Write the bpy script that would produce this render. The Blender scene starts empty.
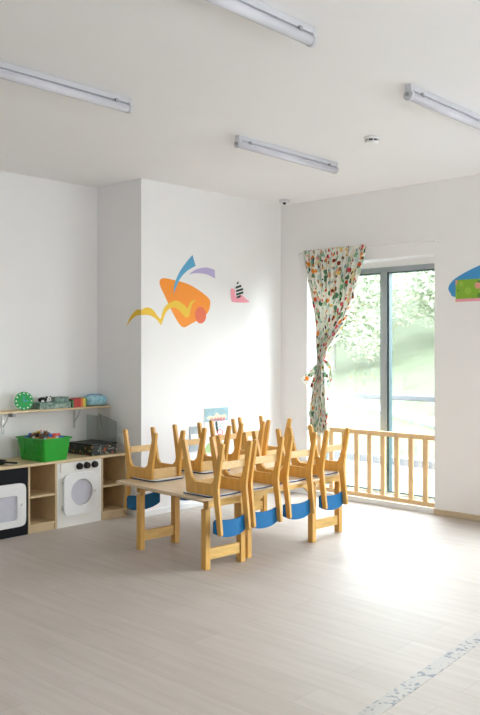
import bpy, bmesh, math, random
from mathutils import Vector, Matrix
random.seed(7)
sc = bpy.context.scene
COL = sc.collection
PI = math.pi

# ---------------------------------------------------------------- camera
cam_d = bpy.data.cameras.new('camera'); cam = bpy.data.objects.new('camera', cam_d); COL.objects.link(cam)
cam_d.sensor_fit = 'HORIZONTAL'; cam_d.sensor_width = 36.0; cam_d.lens = 60.45; cam_d.shift_y = -7.5/480
cam_d.clip_end = 300
cam.location = (5.4121, -6.3596, 1.45)
cam.rotation_euler = (PI/2, 0, math.radians(43.3102))
sc.camera = cam

# ---------------------------------------------------------------- world, exposure
SKY = 12.0
w = bpy.data.worlds.new('world'); sc.world = w; w.use_nodes = True
nt = w.node_tree; nt.nodes.clear()
tc = nt.nodes.new('ShaderNodeTexCoord'); sx = nt.nodes.new('ShaderNodeSeparateXYZ')
rp = nt.nodes.new('ShaderNodeValToRGB'); bg = nt.nodes.new('ShaderNodeBackground'); ow = nt.nodes.new('ShaderNodeOutputWorld')
nt.links.new(tc.outputs['Generated'], sx.inputs[0]); nt.links.new(sx.outputs[2], rp.inputs[0])
rp.color_ramp.elements[0].position = 0.0; rp.color_ramp.elements[0].color = (0.93, 0.96, 1.0, 1)
rp.color_ramp.elements[1].position = 0.7; rp.color_ramp.elements[1].color = (0.80, 0.89, 1.0, 1)
nt.links.new(rp.outputs[0], bg.inputs[0]); bg.inputs[1].default_value = SKY
nt.links.new(bg.outputs[0], ow.inputs[0])
def portal(name, loc, rot, sx_, sy_):
    l = bpy.data.lights.new(name, 'AREA'); l.shape = 'RECTANGLE'; l.size = sx_; l.size_y = sy_
    l.cycles.is_portal = True
    o = bpy.data.objects.new(name, l); COL.objects.link(o); o.location = loc; o.rotation_euler = rot
portal('window_portal', (1.06, 0.30, 1.17), (-PI/2, 0, 0), 1.44, 2.3)
portal('second_window_portal', (3.70, 0.30, 1.17), (-PI/2, 0, 0), 1.44, 2.3)
portal('fill_window_portal', (7.28, -4.05, 1.5), (0, PI/2, 0), 1.4, 1.1)  # portal of the added fill window
portal('third_window_portal', (5.75, 0.30, 1.17), (-PI/2, 0, 0), 1.44, 2.3)
vs = sc.view_settings
vs.view_transform = 'Standard'; vs.look = 'None'; vs.gamma = 1.0; vs.use_curve_mapping = False
vs.exposure = 1.20
cy = sc.cycles
cy.max_bounces = 10; cy.diffuse_bounces = 7; cy.transparent_max_bounces = 16
cy.use_denoising = True; cy.caustics_reflective = False; cy.caustics_refractive = False

# ---------------------------------------------------------------- materials
def mat(name, color, rough=0.5, spec=0.5, metal=0.0, var=0.0, scale=20, bump=0.0, stretch=(1,1,1), trans=0.0, col2=None):
    m = bpy.data.materials.new(name); m.use_nodes = True; t = m.node_tree; b = t.nodes['Principled BSDF']
    b.inputs['Base Color'].default_value = (*color, 1); b.inputs['Roughness'].default_value = rough
    b.inputs['Metallic'].default_value = metal; b.inputs['Specular IOR Level'].default_value = spec
    if trans: b.inputs['Transmission Weight'].default_value = trans
    c = t.nodes.new('ShaderNodeTexCoord'); mp = t.nodes.new('ShaderNodeMapping'); mp.inputs['Scale'].default_value = stretch
    n = t.nodes.new('ShaderNodeTexNoise'); n.inputs['Scale'].default_value = scale; n.inputs['Detail'].default_value = 5
    t.links.new(c.outputs['Object'], mp.inputs[0]); t.links.new(mp.outputs[0], n.inputs[0])
    if var > 0 or col2:
        r = t.nodes.new('ShaderNodeValToRGB')
        c2 = col2 if col2 else tuple(max(0, x*(1-var)) for x in color)
        r.color_ramp.elements[0].color = (*c2, 1); r.color_ramp.elements[0].position = .3
        r.color_ramp.elements[1].color = (*color, 1); r.color_ramp.elements[1].position = .65
        t.links.new(n.outputs[0], r.inputs[0]); t.links.new(r.outputs[0], b.inputs['Base Color'])
    if bump > 0:
        bu = t.nodes.new('ShaderNodeBump'); bu.inputs['Strength'].default_value = bump; bu.inputs['Distance'].default_value = .004
        t.links.new(n.outputs[0], bu.inputs['Height']); t.links.new(bu.outputs[0], b.inputs['Normal'])
    return m
M = {}
M['wall'] = mat('wall_paint', (.86, .85, .85), .85, .2, var=.015, scale=3, bump=.05)
M['ceil'] = mat('ceiling_paint', (.88, .87, .875), .9, .2, var=.01, scale=3)
M['white'] = mat('white_plastic', (.85, .85, .85), .35, var=.02)
M['pale'] = mat('white_laminate', (.82, .81, .77), .35, var=.03, scale=6)
M['frame_wood'] = mat('varnished_plywood', (.72, .39, .085), .38, var=.2, scale=9, stretch=(6, 6, 1), bump=.05)
M['light_wood'] = mat('light_birch', (.76, .52, .24), .4, var=.15, scale=8, stretch=(1, 6, 6))
M['board_wood'] = mat('pine_board', (.74, .46, .14), .4, var=.25, scale=7, stretch=(6, 1, 6))
M['leg_wood'] = mat('pine_leg', (.72, .40, .10), .4, var=.2, scale=7, stretch=(8, 8, 1))
M['top_wood'] = mat('birch_tabletop', (.74, .57, .38), .3, var=.12, scale=6, stretch=(1, 7, 7))
M['cab_wood'] = mat('birch_cabinet', (.68, .52, .31), .45, var=.1, scale=5, stretch=(5, 1, 5))
M['cab_shaded'] = mat('birch_cabinet_shaded', (.56, .38, .21), .5, var=.12, scale=5, stretch=(5, 1, 5))  # birch darkened in colour for the shade inside the open cabinets
M['cab_edge'] = mat('pale_board_edge', (.84, .78, .66), .4, var=.05)
M['rail_wood'] = mat('pine_barrier', (.80, .55, .29), .5, var=.12, scale=6, stretch=(6, 6, 1))
M['base_wood'] = mat('oak_baseboard', (.62, .50, .34), .45, var=.15, scale=6, stretch=(1, 8, 8))
M['blue'] = mat('blue_laminate', (.001, .130, .33), .45, .3, var=.06, scale=8)
M['navy'] = mat('navy_edge', (.008, .035, .10), .4, var=.05)
M['seat_white'] = mat('seat_underside', (.80, .80, .80), .3, var=.03)
M['black'] = mat('black_plastic', (.008, .009, .010), .4, .35, var=.2)
M['black_board'] = mat('black_laminate', (.006, .007, .010), .5, .2, var=.2)
M['green'] = mat('green_plastic', (.012, .33, .02), .35, var=.08, scale=6)
M['clockgreen'] = mat('green_clock_face', (.015, .40, .09), .5, var=.08)
M['alu'] = mat('grey_aluminium', (.36, .40, .42), .4, .5, .2, var=.05)
M['dark_gasket'] = mat('dark_gasket', (.035, .075, .08), .5, var=.1)
M['tube'] = mat('frosted_tube_cover', (.66, .65, .72), .25, var=.02)
M['lampbase'] = mat('lamp_base', (.62, .62, .66), .4, var=.02)
M['greyplastic'] = mat('grey_plastic', (.35, .36, .38), .4, var=.1)
M['metal'] = mat('bracket_metal', (.62, .62, .60), .4, .5, .4, var=.05)
M['grille'] = mat('grey_door_pane', (.60, .60, .68), .3, var=.05, scale=30)
M['orange'] = mat('orange_vinyl', (.94, .30, .02), .6, var=.03)
M['yellow'] = mat('yellow_vinyl', (.86, .56, .04), .6, var=.03)
M['skyblue'] = mat('blue_vinyl', (.10, .38, .62), .6, var=.03)
M['lilac'] = mat('lilac_vinyl', (.50, .43, .68), .6, var=.03)
M['coral'] = mat('coral_vinyl', (.82, .16, .07), .6, var=.03)
M['pink'] = mat('pink_vinyl', (.85, .33, .42), .6, var=.03)
M['ink'] = mat('dark_green_ink', (.01, .05, .045), .6, var=.03)
M['picblue'] = mat('azure_vinyl', (.05, .30, .62), .6, var=.05)
M['red'] = mat('red_card', (.48, .02, .015), .5, var=.15)
M['orange_card'] = mat('orange_card', (.66, .16, .02), .5, var=.15)
M['yellow_card'] = mat('yellow_card', (.72, .52, .06), .5, var=.15)
M['green_card'] = mat('green_card', (.06, .22, .06), .5, var=.15)
M['paleblue'] = mat('pale_blue_pack', (.50, .74, .82), .3, var=0, col2=(.12, .42, .56), scale=28)
M['pattern_green'] = mat('green_white_print', (.30, .40, .33), .4, col2=(.003, .05, .03), scale=40)
M['pattern_teal'] = mat('teal_white_print', (.28, .42, .36), .4, col2=(.005, .07, .045), scale=30)
M['paper'] = mat('paper', (.86, .87, .86), .6, var=.03)
M['poster_blue'] = mat('poster_blue', (.33, .52, .58), .6, var=.25, scale=14)
M['poster_cream'] = mat('poster_cream', (.78, .72, .52), .6, var=.1)
M['print_red'] = mat('print_red', (.75, .10, .12), .6, var=.05)
M['print_grey'] = mat('print_grey', (.30, .38, .42), .6, var=.05)
M['print_green'] = mat('print_green', (.45, .65, .30), .6, var=.1)
M['greycard'] = mat('grey_blue_card', (.45, .52, .56), .6, var=.25, scale=15)
M['pave'] = mat('pale_paving', (.065, .065, .064), .8, var=.08, scale=4)
M['pathmat'] = mat('concrete_path', (.070, .070, .071), .8, var=.05, scale=4)
M['grass'] = mat('meadow_grass', (.053, .060, .037), .9, .1, col2=(.041, .049, .027), scale=3.5)
M['bark'] = mat('bark', (.20, .20, .17), .9, .1, var=.3)
M['ext_metal'] = mat('galvanised_rail', (.033, .037, .041), .5, var=.1)

def wood_grain_floor():
    m = bpy.data.materials.new('pale_wood_laminate'); m.use_nodes = True; t = m.node_tree; b = t.nodes['Principled BSDF']
    c = t.nodes.new('ShaderNodeTexCoord')
    br = t.nodes.new('ShaderNodeTexBrick'); br.inputs['Scale'].default_value = 1
    br.inputs['Brick Width'].default_value = 1.25; br.inputs['Row Height'].default_value = .19
    br.inputs['Mortar Size'].default_value = .0011; br.inputs['Mortar Smooth'].default_value = .3
    br.inputs['Color1'].default_value = (.495, .435, .385, 1); br.inputs['Color2'].default_value = (.53, .47, .42, 1)
    br.inputs['Mortar'].default_value = (.36, .31, .27, 1); br.offset = .37
    t.links.new(c.outputs['Object'], br.inputs[0])
    mp = t.nodes.new('ShaderNodeMapping'); mp.inputs['Scale'].default_value = (1.0, 9, 1)
    n = t.nodes.new('ShaderNodeTexNoise'); n.inputs['Scale'].default_value = 2.2; n.inputs['Detail'].default_value = 4; n.inputs['Roughness'].default_value = .5
    t.links.new(c.outputs['Object'], mp.inputs[0]); t.links.new(mp.outputs[0], n.inputs[0])
    r = t.nodes.new('ShaderNodeValToRGB'); r.color_ramp.elements[0].color = (.88, .865, .85, 1); r.color_ramp.elements[1].color = (1.02, 1.02, 1.02, 1)
    r.color_ramp.elements[0].position = .32; r.color_ramp.elements[1].position = .68
    t.links.new(n.outputs[0], r.inputs[0])
    mx = t.nodes.new('ShaderNodeMix'); mx.data_type = 'RGBA'; mx.blend_type = 'MULTIPLY'; mx.inputs[0].default_value = .8
    t.links.new(br.outputs['Color'], mx.inputs[6]); t.links.new(r.outputs[0], mx.inputs[7])
    # small knots
    v = t.nodes.new('ShaderNodeTexVoronoi'); v.inputs['Scale'].default_value = 1.5
    mp2 = t.nodes.new('ShaderNodeMapping'); mp2.inputs['Scale'].default_value = (1, 2, 1)
    t.links.new(c.outputs['Object'], mp2.inputs[0]); t.links.new(mp2.outputs[0], v.inputs[0])
    r2 = t.nodes.new('ShaderNodeValToRGB'); r2.color_ramp.elements[0].color = (.72, .68, .62, 1); r2.color_ramp.elements[0].position = .01
    r2.color_ramp.elements[1].color = (1, 1, 1, 1); r2.color_ramp.elements[1].position = .045
    t.links.new(v.outputs['Distance'], r2.inputs[0])
    mx2 = t.nodes.new('ShaderNodeMix'); mx2.data_type = 'RGBA'; mx2.blend_type = 'MULTIPLY'; mx2.inputs[0].default_value = .8
    t.links.new(mx.outputs[2], mx2.inputs[6]); t.links.new(r2.outputs[0], mx2.inputs[7])
    t.links.new(mx2.outputs[2], b.inputs['Base Color'])
    rr = t.nodes.new('ShaderNodeMapRange'); rr.inputs[3].default_value = .47; rr.inputs[4].default_value = .52
    t.links.new(n.outputs[0], rr.inputs[0]); t.links.new(rr.outputs[0], b.inputs['Roughness'])
    b.inputs['Specular IOR Level'].default_value = .40
    return m
M['floor'] = wood_grain_floor()

def speckle():
    m = bpy.data.materials.new('speckled_strip'); m.use_nodes = True; t = m.node_tree; b = t.nodes['Principled BSDF']
    c = t.nodes.new('ShaderNodeTexCoord'); v = t.nodes.new('ShaderNodeTexVoronoi'); v.inputs['Scale'].default_value = 55
    n = t.nodes.new('ShaderNodeTexNoise'); n.inputs['Scale'].default_value = 14; n.inputs['Detail'].default_value = 4
    t.links.new(c.outputs['Object'], v.inputs[0]); t.links.new(c.outputs['Object'], n.inputs[0])
    s = t.nodes.new('ShaderNodeMath'); s.operation = 'MULTIPLY'
    sep = t.nodes.new('ShaderNodeSeparateColor'); t.links.new(v.outputs['Color'], sep.inputs[0])
    t.links.new(sep.outputs[0], s.inputs[0]); t.links.new(n.outputs[0], s.inputs[1])
    r = t.nodes.new('ShaderNodeValToRGB'); r.color_ramp.elements[0].color = (.44, .40, .365, 1); r.color_ramp.elements[0].position = .36
    r.color_ramp.elements[1].color = (.17, .18, .20, 1); r.color_ramp.elements[1].position = .44
    t.links.new(s.outputs[0], r.inputs[0]); t.links.new(r.outputs[0], b.inputs['Base Color'])
    b.inputs['Roughness'].default_value = .46
    bu = t.nodes.new('ShaderNodeBump'); bu.inputs['Strength'].default_value = .3; bu.inputs['Distance'].default_value = .002
    t.links.new(v.outputs['Distance'], bu.inputs['Height']); t.links.new(bu.outputs[0], b.inputs['Normal'])
    return m
M['speckle'] = speckle()

def glassmat(name, tint=(1, 1, 1), spec=.08):
    m = bpy.data.materials.new(name); m.use_nodes = True; t = m.node_tree; t.nodes.clear()
    o = t.nodes.new('ShaderNodeOutputMaterial'); tr = t.nodes.new('ShaderNodeBsdfTransparent'); tr.inputs[0].default_value = (*tint, 1)
    g = t.nodes.new('ShaderNodeBsdfGlossy'); g.inputs['Roughness'].default_value = .02
    lw = t.nodes.new('ShaderNodeLayerWeight'); lw.inputs[0].default_value = .5
    pw = t.nodes.new('ShaderNodeMath'); pw.operation = 'POWER'; pw.inputs[1].default_value = 4.0; t.links.new(lw.outputs['Facing'], pw.inputs[0])
    f = t.nodes.new('ShaderNodeMapRange'); f.inputs[3].default_value = .045; f.inputs[4].default_value = .9; t.links.new(pw.outputs[0], f.inputs[0])
    mx = t.nodes.new('ShaderNodeMixShader'); t.links.new(f.outputs[0], mx.inputs[0])
    t.links.new(tr.outputs[0], mx.inputs[1]); t.links.new(g.outputs[0], mx.inputs[2]); t.links.new(mx.outputs[0], o.inputs[0])
    return m
M['glass'] = glassmat('window_glass', (.95, .97, .96))
M['acrylic'] = glassmat('clear_acrylic', (.84, .86, .85))

def leafmat(name, a, b2):
    m = bpy.data.materials.new(name); m.use_nodes = True; t = m.node_tree; t.nodes.clear()
    o = t.nodes.new('ShaderNodeOutputMaterial'); d = t.nodes.new('ShaderNodeBsdfDiffuse'); tr = t.nodes.new('ShaderNodeBsdfTranslucent')
    oi = t.nodes.new('ShaderNodeTexCoord'); n = t.nodes.new('ShaderNodeTexNoise'); n.inputs['Scale'].default_value = 1.3
    t.links.new(oi.outputs['Object'], n.inputs[0])
    r = t.nodes.new('ShaderNodeValToRGB'); r.color_ramp.elements[0].color = (*a, 1); r.color_ramp.elements[1].color = (*b2, 1)
    r.color_ramp.elements[0].position = .35; r.color_ramp.elements[1].position = .65
    t.links.new(n.outputs[0], r.inputs[0]); t.links.new(r.outputs[0], d.inputs[0]); t.links.new(r.outputs[0], tr.inputs[0])
    mx = t.nodes.new('ShaderNodeMixShader'); mx.inputs[0].default_value = .4
    t.links.new(d.outputs[0], mx.inputs[1]); t.links.new(tr.outputs[0], mx.inputs[2]); t.links.new(mx.outputs[0], o.inputs[0])
    return m
M['leaf'] = leafmat('spring_leaves', (.25, .285, .19), (.30, .33, .25))
M['leaf2'] = leafmat('pale_leaves', (.28, .31, .23), (.33, .35, .29))

def curtainmat():
    m = bpy.data.materials.new('printed_curtain_cloth'); m.use_nodes = True; t = m.node_tree; t.nodes.clear()
    o = t.nodes.new('ShaderNodeOutputMaterial'); uv = t.nodes.new('ShaderNodeUVMap')
    L = t.links.new
    base = (.86, .86, .80, 1); prev = None
    def layer(prev, scale, stretch, thr, cols, off):
        mp = t.nodes.new('ShaderNodeMapping'); mp.inputs['Scale'].default_value = (*stretch, 1); mp.inputs['Location'].default_value = (off, off*.7, 0)
        L(uv.outputs[0], mp.inputs[0])
        nz = t.nodes.new('ShaderNodeTexNoise'); nz.inputs['Scale'].default_value = 30; L(mp.outputs[0], nz.inputs[0])
        ad = t.nodes.new('ShaderNodeMix'); ad.data_type = 'VECTOR'; ad.inputs[0].default_value = .03
        L(mp.outputs[0], ad.inputs[4]); L(nz.outputs['Color'], ad.inputs[5])
        v = t.nodes.new('ShaderNodeTexVoronoi'); v.inputs['Scale'].default_value = scale; L(ad.outputs[1], v.inputs[0])
        lt = t.nodes.new('ShaderNodeMath'); lt.operation = 'LESS_THAN'; lt.inputs[1].default_value = thr; L(v.outputs['Distance'], lt.inputs[0])
        sp = t.nodes.new('ShaderNodeSeparateColor'); L(v.outputs['Color'], sp.inputs[0])
        r = t.nodes.new('ShaderNodeValToRGB'); r.color_ramp.interpolation = 'CONSTANT'
        for i in range(len(cols)-2): r.color_ramp.elements.new(.5)
        for i, c in enumerate(cols):
            r.color_ramp.elements[i].position = i/len(cols); r.color_ramp.elements[i].color = (*c, 1)
        L(sp.outputs[0], r.inputs[0])
        mx = t.nodes.new('ShaderNodeMix'); mx.data_type = 'RGBA'; L(lt.outputs[0], mx.inputs[0])
        if prev is None: mx.inputs[6].default_value = base
        else: L(prev, mx.inputs[6])
        L(r.outputs[0], mx.inputs[7]); return mx.outputs[2]
    p = layer(None, 24, (1, .6), .43, [(.25, .50, .30), (.50, .62, .45), (.62, .74, .72), (.80, .70, .45), (.12, .28, .16), (.60, .70, .62)], 0)
    p = layer(p, 20, (1, .8), .32, [(.72, .10, .05), (.85, .32, .06), (.80, .45, .35), (.30, .05, .03), (.85, .60, .20), (.78, .14, .18)], 3.1)
    p = layer(p, 34, (1, .45), .27, [(.10, .06, .03), (.05, .16, .08), (.45, .20, .10), (.20, .35, .40)], 7.7)
    d = t.nodes.new('ShaderNodeBsdfDiffuse'); tr = t.nodes.new('ShaderNodeBsdfTranslucent'); L(p, d.inputs[0]); L(p, tr.inputs[0])
    mx = t.nodes.new('ShaderNodeMixShader'); mx.inputs[0].default_value = .32
    L(d.outputs[0], mx.inputs[1]); L(tr.outputs[0], mx.inputs[2]); L(mx.outputs[0], o.inputs[0])
    return m
M['curtain'] = curtainmat()

def confettimat(name, base, cols, scale, thr):
    m = bpy.data.materials.new(name); m.use_nodes = True; t = m.node_tree; b = t.nodes['Principled BSDF']; L = t.links.new
    c = t.nodes.new('ShaderNodeTexCoord'); v = t.nodes.new('ShaderNodeTexVoronoi'); v.inputs['Scale'].default_value = scale
    L(c.outputs['Object'], v.inputs[0])
    lt = t.nodes.new('ShaderNodeMath'); lt.operation = 'LESS_THAN'; lt.inputs[1].default_value = thr; L(v.outputs['Distance'], lt.inputs[0])
    sp = t.nodes.new('ShaderNodeSeparateColor'); L(v.outputs['Color'], sp.inputs[0])
    r = t.nodes.new('ShaderNodeValToRGB'); r.color_ramp.interpolation = 'CONSTANT'
    for i in range(len(cols)-2): r.color_ramp.elements.new(.5)
    for i, cc in enumerate(cols):
        r.color_ramp.elements[i].position = i/len(cols); r.color_ramp.elements[i].color = (*cc, 1)
    L(sp.outputs[0], r.inputs[0])
    mx = t.nodes.new('ShaderNodeMix'); mx.data_type = 'RGBA'; L(lt.outputs[0], mx.inputs[0]); mx.inputs[6].default_value = (*base, 1)
    L(r.outputs[0], mx.inputs[7]); L(mx.outputs[2], b.inputs['Base Color']); b.inputs['Roughness'].default_value = .35
    return m
M['casefront'] = confettimat('dark_printed_case', (.012, .018, .016), [(.012, .018, .016), (.45, .08, .03), (.35, .38, .25), (.012, .018, .016), (.10, .12, .10), (.5, .2, .06)], 38, .40)
M['flowers'] = confettimat('meadow_picture', (.22, .42, .03), [(.12, .30, .02), (.75, .42, .30), (.30, .50, .05), (.72, .30, .25), (.10, .25, .03)], 14, .44)

# ---------------------------------------------------------------- mesh helpers
def BM(): return bmesh.new()
def box(bm, x0, x1, y0, y1, z0, z1, bev=0, mi=0, seg=2):
    r = bmesh.ops.create_cube(bm, size=1, matrix=Matrix.Translation(((x0+x1)/2, (y0+y1)/2, (z0+z1)/2)) @ Matrix.Diagonal((abs(x1-x0), abs(y1-y0), abs(z1-z0), 1)))
    vs_ = r['verts']; fs = set(f for v in vs_ for f in v.link_faces)
    for f in fs: f.material_index = mi
    if bev > 0:
        es = list(set(e for v in vs_ for e in v.link_edges))
        bmesh.ops.bevel(bm, geom=es, offset=bev, segments=seg, affect='EDGES', profile=.5)
    return bm
def cyl(bm, p0, p1, r, seg=20, r2=None, mi=0):
    p0 = Vector(p0); p1 = Vector(p1); d = p1-p0
    q = d.to_track_quat('Z', 'Y').to_matrix().to_4x4()
    res = bmesh.ops.create_cone(bm, cap_ends=True, segments=seg, radius1=r, radius2=r if r2 is None else r2, depth=d.length, matrix=Matrix.Translation((p0+p1)/2) @ q)
    for f in set(f for v in res['verts'] for f in v.link_faces): f.material_index = mi; f.smooth = len(f.verts) == 4
    return bm
def tube(bm, pts, r, seg=10):
    for a, b in zip(pts, pts[1:]): cyl(bm, a, b, r, seg)
    for p in pts[1:-1]: bmesh.ops.create_uvsphere(bm, u_segments=seg, v_segments=6, radius=r, matrix=Matrix.Translation(p))
    return bm
def fillet(pts, n=6):
    """pts: (a, b, radius); returns a rounded polygon"""
    out = []; k = len(pts)
    for i in range(k):
        a, b, r = pts[i]; p = Vector((a, b)); pr = Vector(pts[i-1][:2]); nx = Vector(pts[(i+1) % k][:2])
        if r <= 0: out.append(p); continue
        u = (pr-p); v = (nx-p); lu = u.length; lv = v.length; u.normalize(); v.normalize()
        ang = math.acos(max(-1, min(1, u.dot(v)))); t_ = min(r/math.tan(ang/2), lu*.49, lv*.49)
        s = p+u*t_; e = p+v*t_
        for j in range(n+1):
            q = j/n; out.append(s*(1-q)**2 + p*2*q*(1-q) + e*q*q)
    return out
def prism(bm, poly, axis, c0, c1, mi=0, bev=0):
    """extrude a 2D polygon; axis 'x': (y,z), 'y': (x,z), 'z': (x,y)"""
    def P(a, b, c): return {'x': (c, a, b), 'y': (a, c, b), 'z': (a, b, c)}[axis]
    v0 = [bm.verts.new(P(p[0], p[1], c0)) for p in poly]; v1 = [bm.verts.new(P(p[0], p[1], c1)) for p in poly]
    n = len(poly); fs = [bm.faces.new(v0), bm.faces.new(v1[::-1])]
    for i in range(n): fs.append(bm.faces.new((v0[i], v1[i], v1[(i+1) % n], v0[(i+1) % n])))
    for f in fs: f.material_index = mi
    bmesh.ops.recalc_face_normals(bm, faces=fs)
    if bev > 0:
        es = [e for f in fs[:2] for e in f.edges]
        bmesh.ops.bevel(bm, geom=list(set(es)), offset=bev, segments=1, affect='EDGES')
    return bm
def obj(name, bm, m, parent=None, loc=None, smooth=False):
    me = bpy.data.meshes.new(name); 
    if smooth:
        for f in bm.faces: f.smooth = True
    bm.to_mesh(me); bm.free()
    o = bpy.data.objects.new(name, me); COL.objects.link(o)
    for mm in (m if isinstance(m, (list, tuple)) else [m]): me.materials.append(M[mm] if isinstance(mm, str) else mm)
    if parent: o.parent = parent
    if loc: o.location = loc
    return o
def tag(o, label, cat, group=None, kind=None):
    o['label'] = label; o['category'] = cat
    if group: o['group'] = group
    if kind: o['kind'] = kind
    return o
def thing(name, label, cat, loc=(0, 0, 0), rz=0, group=None):
    o = bpy.data.objects.new(name, None); COL.objects.link(o); o.location = loc; o.rotation_euler = (0, 0, rz); o.empty_display_size = .05
    return tag(o, label, cat, group)
def struct(name, bm, m, parent=None, smooth=False):
    o = obj(name, bm, m, parent, smooth=smooth)
    if not parent: o['kind'] = 'structure'
    return o
def copy_tree(o, parent=None):
    c = o.copy(); COL.objects.link(c)
    if parent: c.parent = parent
    for ch in list(o.children): copy_tree(ch, c)
    return c

# ================================================================ STRUCTURE
H = 2.94; RX = -1.865; AX = -.63      # ceiling height; step in the left wall; recess wall
XR = 7.0; YB = -8.0
struct('floor', box(BM(), AX-.3, XR+.3, YB-.3, 0.0, -.15, 0), 'floor')
struct('ceiling', box(BM(), AX-.3, XR+.3, YB-.3, .3, H, H+.2), 'ceil')
struct('wall_left', box(BM(), AX-.3, 0, RX, .3, 0, H), 'wall')
struct('wall_recess', box(BM(), AX-.3, AX, YB, RX, 0, H), 'wall')
WX0, WX1, WZ1 = .345, 1.778, 2.30
b = BM(); box(b, 0, WX0, 0, .3, -.15, H); box(b, WX1, 2.98, 0, .3, -.15, H); box(b, 4.42, 5.03, 0, .3, -.15, H); box(b, 6.47, XR+.3, 0, .3, -.15, H)
for a_, c_ in ((WX0, WX1), (2.98, 4.42), (5.03, 6.47)): box(b, a_, c_, 0, .3, WZ1, H)
for a_, c_ in ((2.98, 4.42), (5.03, 6.47)): box(b, a_, c_, 0, .3, -.15, .045)
struct('wall_window', b, 'wall')
def wall_with_holes(name, fixed, a0, a1, holes, axis):
    b = BM(); cur = a0
    for (h0, h1, z0, z1) in holes:
        for (u0, u1, zz0, zz1) in ((cur, h0, 0, H), (h0, h1, 0, z0), (h0, h1, z1, H)):
            if axis == 'x': box(b, fixed[0], fixed[1], u0, u1, zz0, zz1)
            else: box(b, u0, u1, fixed[0], fixed[1], zz0, zz1)
        cur = h1
    if axis == 'x': box(b, fixed[0], fixed[1], cur, a1, 0, H)
    else: box(b, cur, a1, fixed[0], fixed[1], 0, H)
    return struct(name, b, 'wall')
wall_with_holes('wall_right', (XR, XR+.3), YB, 0, [(-4.6, -3.5, .8, 2.2)], 'x')  # opening for the unseen window added as fill
wall_with_holes('wall_rear', (YB-.3, YB), AX-.3, XR+.3, [], 'y')
# window sill / threshold of the tall window
struct('trim_1', box(BM(), WX0, WX1, 0.0, .3, -.15, .045, .004), 'white')
# baseboards
b = BM()
for a_, c_ in ((WX1, 2.98), (4.42, 5.03), (6.47, XR)): box(b, a_, c_, -.016, 0, 0, .05, .003)
struct('baseboard_window', b, 'base_wood')
struct('baseboard_left', box(BM(), 0, .014, RX, 0, 0, .05, .003), 'white')
struct('baseboard_recess', box(BM(), AX, AX+.014, YB, RX, 0, .05, .003), 'white')
struct('baseboard_right', box(BM(), XR-.016, XR, YB, -.016, 0, .05, .003), 'base_wood')
# speckled strip let into the floor
struct('trim_2', prism(BM(), [(3.89, YB+.02), (3.965, YB+.02), (3.335, -.02), (3.26, -.02)], 'z', -.001, .0025), 'speckle')

# tall window
def win_frame(name, x0, x1, z0, z1, y0, mull, st=.05, dep=.06):
    w_ = bpy.data.objects.new(name, None); COL.objects.link(w_); w_['kind'] = 'structure'
    b = BM()
    box(b, x0, x0+st, y0, y0+dep, z0, z1, .004); box(b, x1-st, x1, y0, y0+dep, z0, z1, .004)
    box(b, x0+st, x1-st, y0, y0+dep, z1-st, z1, .004); box(b, x0+st, x1-st, y0, y0+dep, z0, z0+st, .004)
    box(b, mull-.046, mull+.026, y0-.012, y0+dep, z0+st, z1-st, .004)
    obj('window_frame', b, 'alu', w_)
    b = BM()
    g = .012
    for (a, c) in ((x0+st, mull-.046), (mull+.026, x1-st)):
        box(b, a, a+g, y0+.005, y0+dep-.01, z0+st, z1-st); box(b, c-g, c, y0+.005, y0+dep-.01, z0+st, z1-st)
        box(b, a, c, y0+.005, y0+dep-.01, z0+st, z0+st+g); box(b, a, c, y0+.005, y0+dep-.01, z1-st-g, z1-st)
    box(b, mull+.026, mull+.048, y0-.004, y0+dep-.01, z0+st, z1-st)
    obj('gasket', b, 'dark_gasket', w_)
    for (a, c) in ((x0+st+g, mull-.046-g), (mull+.048, x1-st-g)):
        obj('pane', box(BM(), a, c, y0+.03, y0+.036, z0+st+g, z1-st-g), 'glass', w_)
    return w_
win_frame('window_1', WX0, WX1, .045, 2.242, .20, 1.135)
struct('trim_3', box(BM(), WX0, WX1, .205, .265, 2.2425, WZ1, .002), 'white')
# windows outside the frame; the right-wall one is added for fill light
def plain_window(name, axis, pos, a0, a1, z0, z1):
    w_ = bpy.data.objects.new(name, None); COL.objects.link(w_); w_['kind'] = 'structure'
    b = BM(); st = .06; mid = (a0+a1)/2
    for (u0, u1, zz0, zz1) in ((a0, a0+st, z0, z1), (a1-st, a1, z0, z1), (a0+st, a1-st, z0, z0+st), (a0+st, a1-st, z1-st, z1), (mid-st/2, mid+st/2, z0+st, z1-st)):
        if axis == 'x': box(b, pos, pos+.06, u0, u1, zz0, zz1)
        else: box(b, u0, u1, pos, pos+.06, zz0, zz1)
    obj('window_frame', b, 'alu', w_)
    for (u0, u1) in ((a0+st, mid-st/2), (mid+st/2, a1-st)):
        if axis == 'x': bb = box(BM(), pos+.03, pos+.036, u0, u1, z0+st, z1-st)
        else: bb = box(BM(), u0, u1, pos+.03, pos+.036, z0+st, z1-st)
        obj('pane', bb, 'glass', w_)
plain_window('window_2', 'y', .20, 2.98, 4.42, .045, 2.3)
plain_window('fill_window', 'x', XR+.18, -4.6, -3.5, .8, 2.2)  # unseen window, added to bring in soft fill light
plain_window('window_3', 'y', .20, 5.03, 6.47, .045, 2.3)

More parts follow.
